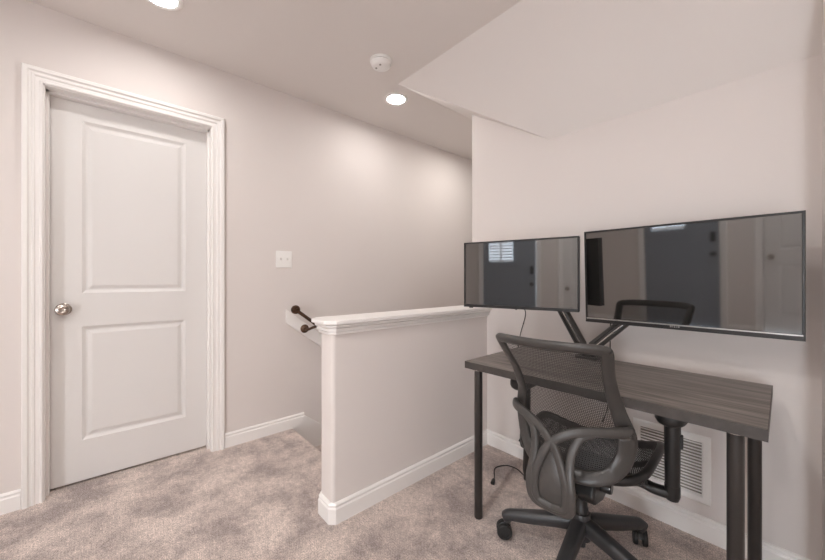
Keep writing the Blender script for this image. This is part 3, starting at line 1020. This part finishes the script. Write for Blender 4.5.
# even spacing
def respace(P, m):
    L = [0.0]
    for i in range(len(P)): L.append(L[-1] + (P[(i + 1) % len(P)] - P[i]).length)
    out = []
    j = 0
    for k in range(m):
        s = L[-1] * k / m
        while L[j + 1] < s: j += 1
        f = (s - L[j]) / max(1e-9, L[j + 1] - L[j])
        out.append(P[j].lerp(P[(j + 1) % len(P)], f))
    return out
bm = bmesh.new()
sweep(bm, respace(sp, 72), 0.013, 0.016, up=(0, 0, 1), seg=12, closed=True, power=2.6)
obj('seat_frame', bm, M['black'], chair, smooth=True)
def seat_pt(u, v):
    y = -0.129 + (0.305 + 0.129) * v
    s = abs((y - 0.088) / 0.224)
    w = 0.228 * max(0.02, 1 - min(1, s) ** 4.0) ** 0.25 * (1 + 0.05 * (y - 0.088) / 0.224)
    x = (2 * u - 1) * w
    return (x, y, seat_z(x, y))
o = sheet('seat_mesh', M['mesh_seat'], chair, 24, 24, seat_pt)
bm = bmesh.new()
for yy in (-0.06, 0.10):
    sweep(bm, catmull([(-0.222, yy, 0.418), (-0.13, yy, 0.380), (0, yy, 0.370), (0.13, yy, 0.380), (0.222, yy, 0.418)], 6), 0.016, 0.008, up=(0, 0, 1), seg=12, power=3)
obj('seat_bracket', bm, M['black'], chair, smooth=True)

# armrests
for s in (-1, 1):
    ax = 0.262 * s + 0.022
    bm = bmesh.new()
    sweep(bm, catmull([(0.13 * s, 0.02, 0.372), (0.20 * s, 0.02, 0.372), (0.235 * s, 0.02, 0.366), (ax - 0.003 * s, 0.02, 0.372), (ax, 0.02, 0.40)], 8), lambda q: 0.024 - 0.004 * q, lambda q: 0.013 + 0.006 * q, up=(0, 0.02, 1), seg=14, power=2.6)
    lathe(bm, [(0.008, 0.345), (0.018, 0.350), (0.0225, 0.366), (0.0225, 0.40)], loc=(ax, 0.02, 0), seg=20)
    obj('arm_bracket', bm, M['black'], chair, smooth=True)
    bm = lathe(bmesh.new(), [(0.0210, 0.398), (0.0215, 0.402), (0.0235, 0.60), (0.0235, 0.625)], loc=(ax, 0.02, 0), seg=24)
    po = obj('arm_post', bm, M['black'], chair, smooth=True)
    bm = bmesh.new()
    box(bm, ax + 0.021 * s - 0.006, ax + 0.021 * s + 0.008, 0.012, 0.030, 0.53, 0.575)
    obj('height_button', bm, M['rubber'], po, bevel=0.003)
    bm = bmesh.new()
    g = []
    nn = 28
    for zz, k in ((0.618, 0.55), (0.624, 0.86), (0.634, 0.99), (0.648, 1.0), (0.658, 0.95), (0.662, 0.84)):
        ring = []
        for i in range(nn):
            a = 2 * math.pi * i / nn
            c, q = math.cos(a), math.sin(a)
            ring.append(bm.verts.new((ax + 0.048 * k * math.copysign(abs(c) ** 0.6, c), 0.055 + 0.120 * (0.82 + 0.18 * k) * math.copysign(abs(q) ** 0.6, q), zz)))
        g.append(ring)
    for r0_, r1_ in zip(g, g[1:]):
        for i in range(nn): bm.faces.new((r0_[i], r0_[(i + 1) % nn], r1_[(i + 1) % nn], r1_[i]))
    bm.faces.new(g[0]); bm.faces.new(g[-1])
    obj('armrest_pad', bm, M['black'], chair, smooth=True)

# five-star base
bm = lathe(bmesh.new(), [(0.016, 0.055), (0.018, 0.085), (0.036, 0.088), (0.038, 0.10), (0.035, 0.165), (0.034, 0.178), (0.031, 0.186)], seg=32)
obj('base_hub', bm, M['base'], chair, smooth=True)
bm = lathe(bmesh.new(), [(0.026, 0.18), (0.0265, 0.205), (0.023, 0.21), (0.0225, 0.245), (0.014, 0.25), (0.014, 0.315)], seg=28)
obj('gas_column', bm, M['black'], chair, smooth=True)
psi = math.degrees(chair.rotation_euler.z)
BR = 0.280
for k in range(5):
    a = math.radians(61 - psi + 72 * k)
    dv = Vector((math.cos(a), math.sin(a), 0))
    bm = bmesh.new()
    prof = [dv * 0.028 + Vector((0, 0, 0.140)), dv * 0.09 + Vector((0, 0, 0.131)), dv * 0.17 + Vector((0, 0, 0.115)), dv * 0.24 + Vector((0, 0, 0.103)), dv * 0.275 + Vector((0, 0, 0.097)), dv * 0.295 + Vector((0, 0, 0.086))]
    sweep(bm, catmull(prof, 6), lambda q: 0.029 - 0.010 * q, lambda q: 0.030 - 0.014 * q, up=(0, 0, 1), seg=16, power=3.0)
    lathe(bm, [(0.017, 0.070), (0.019, 0.075), (0.019, 0.100)], loc=dv * BR, seg=20)
    obj('base_leg', bm, M['base'], chair, smooth=True)
    ca = a + (0.9, 2.2, 0.25, 1.1, 2.6)[k]
    cv = Vector((math.cos(ca), math.sin(ca), 0))           # rolling direction
    sv = Vector((-cv.y, cv.x, 0))
    cpos = dv * BR + cv * 0.014
    bm = bmesh.new()
    lathe(bm, [(0.006, 0.05), (0.006, 0.074)], loc=dv * BR, seg=10)
    mt = Matrix.Rotation(ca, 4, 'Z')
    hood = []
    for i in range(9):
        th = math.radians(20 + 150 * i / 8)
        hood.append(cpos + cv * (0.028 * math.cos(th)) + Vector((0, 0, 0.031 + 0.0325 * math.sin(th))))
    sweep(bm, hood, 0.009, 0.004, up=[(p - cpos - Vector((0, 0, 0.031))).normalized() for p in hood], seg=10, power=3)
    sweep(bm, [dv * BR + Vector((0, 0, 0.068)), dv * BR + Vector((0, 0, 0.05)) + cv * 0.004], 0.010, 0.010, seg=10)
    cst = obj('caster', bm, M['black'], chair, smooth=True)
    for s in (-1, 1):
        bm = bmesh.new()
        mt = Matrix.Rotation(ca + math.pi / 2, 4, 'Z')
        lathe(bm, [(0.012, 0.008), (0.030, 0.009), (0.031, 0.012), (0.031, 0.021), (0.028, 0.025), (0.017, 0.026), (0.016, 0.024), (0.006, 0.024)] if s > 0 else
              [(0.012, -0.008), (0.030, -0.009), (0.031, -0.012), (0.031, -0.021), (0.028, -0.025), (0.017, -0.026), (0.016, -0.024), (0.006, -0.024)],
              loc=cpos + Vector((0, 0, 0.031)), axis='x', seg=28, mtx=mt)
        obj('wheel', bm, M['rubber'], cst, smooth=True)
